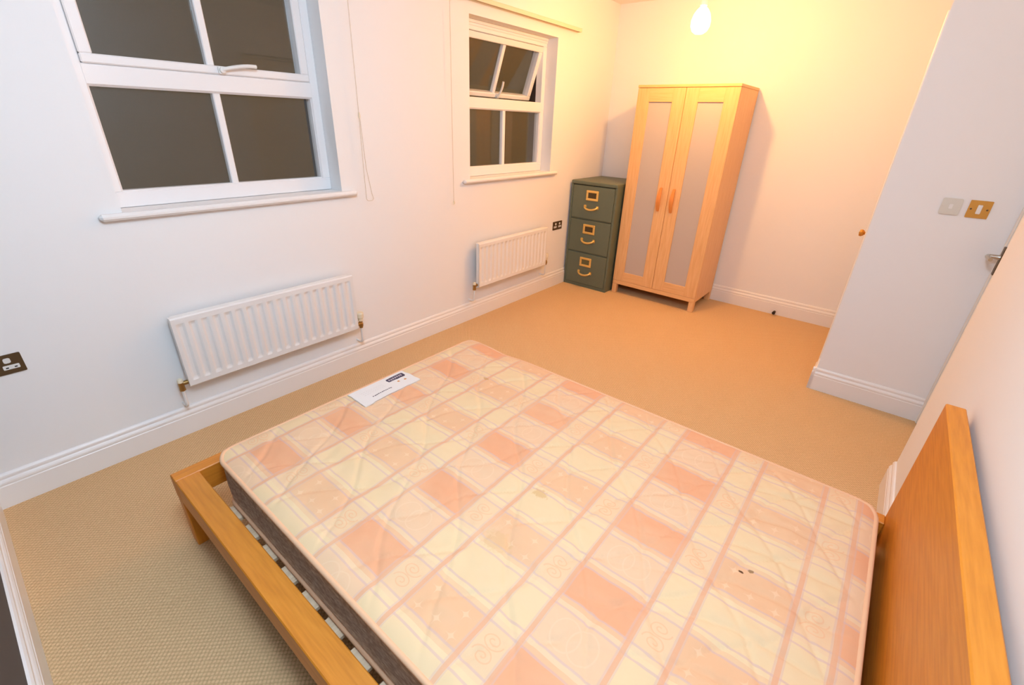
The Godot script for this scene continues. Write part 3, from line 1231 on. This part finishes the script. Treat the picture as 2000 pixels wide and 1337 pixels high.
func filing_cabinet() -> void:
	var w := 0.486
	var h := 1.018
	var d := 0.560
	var t := thing("filing_cabinet", Vector3(0.022, 0, 0.050), "dark green three drawer metal filing cabinet in the corner left of the wardrobe", "cabinet")
	# carcass: an open-fronted case with a rolled top
	var st := mb()
	box(st, Vector3(0, 0.0, 0), Vector3(0.022, h - 0.022, d - 0.004), 0.003)
	box(st, Vector3(w - 0.022, 0.0, 0), Vector3(w, h - 0.022, d - 0.004), 0.003)
	box(st, Vector3(0.02, 0.0, 0), Vector3(w - 0.02, h - 0.022, 0.012))
	box(st, Vector3(0.02, 0.0, 0.01), Vector3(w - 0.02, 0.032, d - 0.006), 0.002)
	for y in [0.345, 0.668]:
		box(st, Vector3(0.02, y, 0.01), Vector3(w - 0.02, y + 0.012, d - 0.012), 0.001)
	obj("case", st, M.green, t)
	st = mb()
	box(st, Vector3(-0.001, h - 0.034, -0.001), Vector3(w + 0.001, h, d + 0.003), 0.007)
	obj("top_panel", st, M.green, t)
	var ys := [[0.678, 0.978], [0.356, 0.666], [0.034, 0.344]]
	for k in 3:
		var dr := Node3D.new()
		dr.name = "drawer"
		t.add_child(dr, true)
		var y0: float = ys[k][0]
		var y1: float = ys[k][1]
		st = mb()
		box(st, Vector3(0.0245, y0, d - 0.300), Vector3(w - 0.0245, y1, d), 0.004)
		obj("drawer_front", st, M.green, dr)
		var cx := w * 0.49
		# label holder: a raised brass frame round a card
		var cy := y1 - 0.083
		st = mb()
		var fw := 0.130
		var fh := 0.092
		var bw := 0.022
		box(st, Vector3(cx - fw / 2, cy - fh / 2, d - 0.001), Vector3(cx + fw / 2, cy - fh / 2 + bw, d + 0.009), 0.004)
		box(st, Vector3(cx - fw / 2, cy + fh / 2 - bw, d - 0.001), Vector3(cx + fw / 2, cy + fh / 2, d + 0.009), 0.004)
		box(st, Vector3(cx - fw / 2, cy - fh / 2 + bw - 0.004, d - 0.001), Vector3(cx - fw / 2 + bw, cy + fh / 2 - bw + 0.004, d + 0.009), 0.004)
		box(st, Vector3(cx + fw / 2 - bw, cy - fh / 2 + bw - 0.004, d - 0.001), Vector3(cx + fw / 2, cy + fh / 2 - bw + 0.004, d + 0.009), 0.004)
		obj("label_holder", st, M.pull, dr)
		st = mb()
		box(st, Vector3(cx - fw / 2 + bw - 0.002, cy - fh / 2 + bw - 0.002, d - 0.001), Vector3(cx + fw / 2 - bw + 0.002, cy + fh / 2 - bw + 0.002, d + 0.002))
		obj("label_card", st, M.card if k < 2 else M.card_green, dr)
		# bow handle: two feet and a drooping bar
		st = mb()
		var hy := y1 - 0.192
		var pts := []
		for i in 19:
			var s := i / 18.0
			var o := sin(s * PI)
			pts.append(Vector3(cx - 0.066 + 0.132 * s, hy + 0.006 - 0.022 * pow(o, 0.6), d + 0.004 + 0.030 * pow(o, 0.45)))
		tube(st, pts, 0.0095, 10)
		for sx in [-1.0, 1.0]:
			prism(st, rounded(0.026, 0.030, 0.008), Vector3(cx + sx * 0.066, hy + 0.006, d - 0.001), Vector3.RIGHT, Vector3.UP, Vector3(0, 0, 0.007))
		obj("handle", st, M.pull, dr)


# ------------------------------------------------------------------ radiators, blinds, electrics

func radiator(z0: float, z1: float, flutes: int, label: String) -> void:
	# a single pressed panel between z0 (right end) and z1 (left end), valves at both feet
	var y0 := 0.285
	var y1 := 0.640
	var xb := 0.056
	var xf := 0.086
	var t := thing("radiator", Vector3(0, 0, z0), label, "radiator", "white panel radiators under the windows")
	var L := z1 - z0
	var st := mb()
	var cols := flutes * 10
	var margin := 0.010
	var rows := [0.0, 0.006, 0.030, 0.040, 0.048, 0.18, 0.307, 0.315, 0.325, 0.349, 0.355]
	var F := func(z: float, y: float) -> float:
		# depth of the pressing below the front face
		var s := (z - margin) / (L - 2.0 * margin)
		var v := 0.0
		if s > 0.0 and s < 1.0:
			var f := s * flutes - floorf(s * flutes)
			v = smoothstep(0.14, 0.42, f) * (1.0 - smoothstep(0.62, 0.90, f))
		var e := smoothstep(0.030, 0.046, y) * (1.0 - smoothstep(0.309, 0.325, y))
		var roll := 1.0 if (y < 0.003 or y > 0.352) else 0.0
		return 0.0065 * v * e + 0.005 * roll
	var grid := []
	for j in rows.size():
		var row := []
		for i in cols + 1:
			var z := L * i / cols
			row.append(Vector3(xf - F.call(z, rows[j]), y0 + rows[j], z))
		grid.append(row)
	for j in rows.size() - 1:
		for i in cols:
			var a: Vector3 = grid[j][i]
			var b: Vector3 = grid[j][i + 1]
			var c: Vector3 = grid[j + 1][i + 1]
			var d: Vector3 = grid[j + 1][i]
			var n := (b - a).cross(d - a)
			n = (n if n.x > 0.0 else -n).normalized()
			poly(st, [a, b, c], n)
			poly(st, [a, c, d], n)
	# back, rolled top and bottom, ends
	poly(st, [Vector3(xb, y0, 0), Vector3(xb, y0, L), Vector3(xb, y1, L), Vector3(xb, y1, 0)], Vector3.LEFT)
	poly(st, [Vector3(xb, y1, 0), Vector3(xf - 0.005, y1, 0), Vector3(xf - 0.005, y1, L), Vector3(xb, y1, L)], Vector3.UP)
	poly(st, [Vector3(xb, y0, 0), Vector3(xf - 0.005, y0, 0), Vector3(xf - 0.005, y0, L), Vector3(xb, y0, L)], Vector3.DOWN)
	poly(st, [Vector3(xb, y0, 0), Vector3(xf - 0.002, y0, 0), Vector3(xf - 0.002, y1, 0), Vector3(xb, y1, 0)], Vector3.FORWARD)
	poly(st, [Vector3(xb, y0, L), Vector3(xf - 0.002, y0, L), Vector3(xf - 0.002, y1, L), Vector3(xb, y1, L)], Vector3.BACK)
	obj("panel", st, M.radiator, t)
	st = mb()
	box(st, Vector3(xb - 0.020, y1 - 0.010, 0.010), Vector3(xb - 0.0005, y1 - 0.002, L - 0.010), 0.003)
	obj("top_grille", st, M.radiator, t)
	for z in [0.16, L - 0.16]:
		st = mb()
		box(st, Vector3(0.0, y0 + 0.03, z - 0.014), Vector3(xb + 0.001, y1 - 0.03, z + 0.014), 0.002)
		obj("bracket", st, M.radiator, t)
	# left: lockshield valve
	var xv := 0.064
	st = mb()
	rod(st, Vector3(xv, y0 + 0.022, L - 0.001), Vector3(xv, y0 + 0.022, L + 0.022), 0.011)
	rod(st, Vector3(xv, y0 - 0.006, L + 0.030), Vector3(xv, y0 + 0.034, L + 0.030), 0.0125)
	lathe(st, Vector3(xv, y0 - 0.014, L + 0.030), Vector3.UP, [[0.0, 0.0], [0.014, 0.0], [0.014, 0.012], [0.010, 0.014], [0.0, 0.014]], 6)
	obj("lockshield_valve", st, M.brass, t)
	st = mb()
	lathe(st, Vector3(xv, y0 + 0.030, L + 0.030), Vector3.UP, [[0.013, 0.0], [0.012, 0.014], [0.009, 0.019], [0.0, 0.020]], 16)
	obj("valve_cap", st, M.cream_plastic, t)
	# right: thermostatic valve with a tapered head
	st = mb()
	rod(st, Vector3(xv, y0 + 0.024, 0.001), Vector3(xv, y0 + 0.024, -0.024), 0.011)
	lathe(st, Vector3(xv, y0 - 0.004, -0.032), Vector3.UP, [[0.0, 0.0], [0.011, 0.0], [0.011, 0.010], [0.014, 0.012], [0.014, 0.030], [0.010, 0.034], [0.012, 0.046], [0.0, 0.046]], 18)
	obj("thermostatic_valve", st, M.brass, t)
	st = mb()
	lathe(st, Vector3(xv, y0 + 0.040, -0.032), Vector3.UP, [[0.011, 0.0], [0.016, 0.006], [0.017, 0.020], [0.021, 0.026], [0.022, 0.052], [0.019, 0.060], [0.0, 0.062]], 20)
	obj("valve_head", st, M.cream_plastic, t)
	for z in [L + 0.030, -0.032]:
		st = mb()
		var pts := [Vector3(xv, y0 - 0.002, z), Vector3(xv, 0.205, z)]
		for i in 7:
			var a := PI * 0.5 * i / 6.0
			pts.append(Vector3(xv - 0.028 * (1.0 - cos(a)), 0.203 - 0.028 * sin(a), z))
		pts.append(Vector3(0.0, 0.175, z))
		tube(st, pts, 0.0075, 10)
		obj("pipe", st, M.radiator, t)


func radiators() -> void:
	radiator(3.074, 4.012, 18, "white panel radiator under the near window, beside the foot of the bed")
	radiator(1.052, 1.968, 18, "white panel radiator under the far window, left of the green filing cabinet")


func blind_rails() -> void:
	for k in 2:
		var z0 := 0.700 if k == 1 else 2.830
		var z1 := 2.215 if k == 1 else 4.300
		var label := "cream blind rail without its blind above the far open window" if k == 1 else "cream blind rail above the near window, its looped cord hanging right of the frame"
		var t := thing("blind_rail", Vector3(0, 2.172, z0), label, "blind", "blind rails over the windows")
		var L := z1 - z0
		var st := mb()
		# a slim headrail, hollow along the underside
		prism(st, [Vector2(0.008, 0.0), Vector2(0.016, 0.0), Vector2(0.016, 0.006), Vector2(0.042, 0.006), Vector2(0.042, 0.0), Vector2(0.050, 0.0), Vector2(0.050, 0.022), Vector2(0.046, 0.026), Vector2(0.008, 0.026)], Vector3.ZERO, Vector3.RIGHT, Vector3.UP, Vector3(0, 0, L))
		obj("headrail", st, M.cream_rail, t)
		for z in [0.0, L]:
			st = mb()
			box(st, Vector3(0.006, -0.001, z - 0.004), Vector3(0.052, 0.027, z + 0.004), 0.002)
			obj("end_cap", st, M.cream_rail, t)
		for z in [0.25, L - 0.25]:
			st = mb()
			box(st, Vector3(0.0, 0.004, z - 0.012), Vector3(0.010, 0.036, z + 0.012), 0.002)
			box(st, Vector3(0.0, 0.026, z - 0.012), Vector3(0.040, 0.030, z + 0.012), 0.001)
			obj("bracket", st, M.white_plastic, t)
		st = mb()
		if k == 0:
			# looped cord with a joiner half-way
			var za := 2.877 - z0
			var pts := [Vector3(0.030, 0.004, za - 0.004), Vector3(0.030, -0.666, za), Vector3(0.028, -0.95, za + 0.004), Vector3(0.028, -1.11, za + 0.004)]
			for i in 9:
				var a := PI * i / 8.0
				pts.append(Vector3(0.028, -1.118 - 0.014 * sin(a), za - 0.020 + 0.024 * cos(a)))
			pts.append_array([Vector3(0.028, -1.09, za - 0.036), Vector3(0.028, -0.95, za - 0.014), Vector3(0.030, -0.69, za - 0.004)])
			tube(st, pts, 0.0019, 6)
			obj("cord", st, M.cord, t)
			st = mb()
			lathe(st, Vector3(0.030, -0.690, za - 0.001), Vector3.UP, [[0.0, 0.0], [0.005, 0.003], [0.0065, 0.014], [0.0045, 0.030], [0.0, 0.033]], 12)
			obj("cord_joiner", st, M.cream_rail, t)
		else:
			var za := 2.168 - z0
			tube(st, [Vector3(0.030, 0.004, za), Vector3(0.029, -0.6, za + 0.001), Vector3(0.028, -1.198, za)], 0.0019, 6)
			obj("cord", st, M.cord, t)
			st = mb()
			lathe(st, Vector3(0.028, -1.222, za), Vector3.UP, [[0.0, 0.0], [0.007, 0.002], [0.008, 0.010], [0.005, 0.024], [0.0, 0.026]], 14)
			obj("cord_weight", st, M.cream_rail, t)


func socket_plate(t: Node3D, w: float, h: float, m: Material) -> void:
	var st := mb()
	prism(st, rounded(w, h, 0.004), Vector3.ZERO, Vector3.FORWARD, Vector3.UP, Vector3(0.005, 0, 0))
	obj("plate", st, m, t)


func sockets_and_switches() -> void:
	for k in 2:
		var at := Vector3(0, 0.590, 4.566) if k == 0 else Vector3(0, 0.606, 0.775)
		var label := "bronze double power socket low on the wall left of the near radiator" if k == 0 else "small bronze double power socket between the far radiator and the filing cabinet"
		var t := thing("power_socket", at, label, "socket", "bronze power sockets")
		socket_plate(t, 0.150, 0.078, M.bronze)
		for s in [-1.0, 1.0]:
			var st := mb()
			prism(st, rounded(0.020, 0.020, 0.006), Vector3(0.004, 0.016, s * 0.033), Vector3.FORWARD, Vector3.UP, Vector3(0.004, 0, 0))
			obj("rocker", st, M.white_plastic, t)
			st = mb()
			prism(st, rounded(0.046, 0.017, 0.003), Vector3(0.004, -0.012, s * 0.038), Vector3.FORWARD, Vector3.UP, Vector3(0.0025, 0, 0))
			obj("outlet_face", st, M.white_plastic, t)
			st = mb()
			for dz in [-0.012, 0.012]:
				box(st, Vector3(0.004, -0.016, s * 0.038 + dz - 0.004), Vector3(0.0068, -0.011, s * 0.038 + dz + 0.004))
			obj("pin_slots", st, M.dark, t)
	# by the door: a white switch and a brass one
	for k in 2:
		var at := Vector3(2.683, 1.185, ZP) if k == 0 else Vector3(2.789, 1.183, ZP)
		var w := 0.078 if k == 0 else 0.082
		var label := "white plastic light switch, left of the brass one" if k == 0 else "brass light switch with a tall white rocker near the door"
		var t := thing("light_switch", at, label, "switch", "")
		var st := mb()
		prism(st, rounded(w, w, 0.003 if k == 1 else 0.008), Vector3.ZERO, Vector3.RIGHT, Vector3.UP, Vector3(0, 0, 0.006 if k == 1 else 0.009))
		obj("plate", st, M.brass_dull if k == 1 else M.grey_white, t)
		st = mb()
		if k == 1:
			prism(st, rounded(0.017, 0.042, 0.003), Vector3(0, 0, 0.005), Vector3.RIGHT, Vector3.UP, Vector3(0, 0, 0.006))
		else:
			prism(st, rounded(0.014, 0.022, 0.003), Vector3(0, 0, 0.008), Vector3.RIGHT, Vector3.UP, Vector3(0, 0, 0.006))
		obj("rocker", st, M.white_plastic, t)
		for s in [-1.0, 1.0]:
			st = mb()
			lathe(st, Vector3(s * 0.030, 0, 0.0055 if k == 1 else 0.0085), Vector3.BACK, [[0.0045, 0.0], [0.004, 0.0015], [0.0, 0.002]], 12)
			obj("screw", st, M.bronze if k == 1 else M.grey_white, t)


func door_stop() -> void:
	var t := thing("door_stop", Vector3(1.914, 0.026, 0.0185), "small dark door stop screwed to the far skirting board", "door stop")
	var st := mb()
	lathe(st, Vector3.ZERO, Vector3.BACK, [[0.0, 0.0], [0.011, 0.0], [0.011, 0.004], [0.006, 0.006], [0.006, 0.030], [0.0, 0.030]], 16)
	obj("stem", st, M.bronze, t)
	st = mb()
	lathe(st, Vector3(0, 0, 0.030), Vector3.BACK, [[0.006, 0.0], [0.013, 0.002], [0.014, 0.014], [0.010, 0.020], [0.0, 0.022]], 16)
	obj("buffer", st, M.rubber, t)
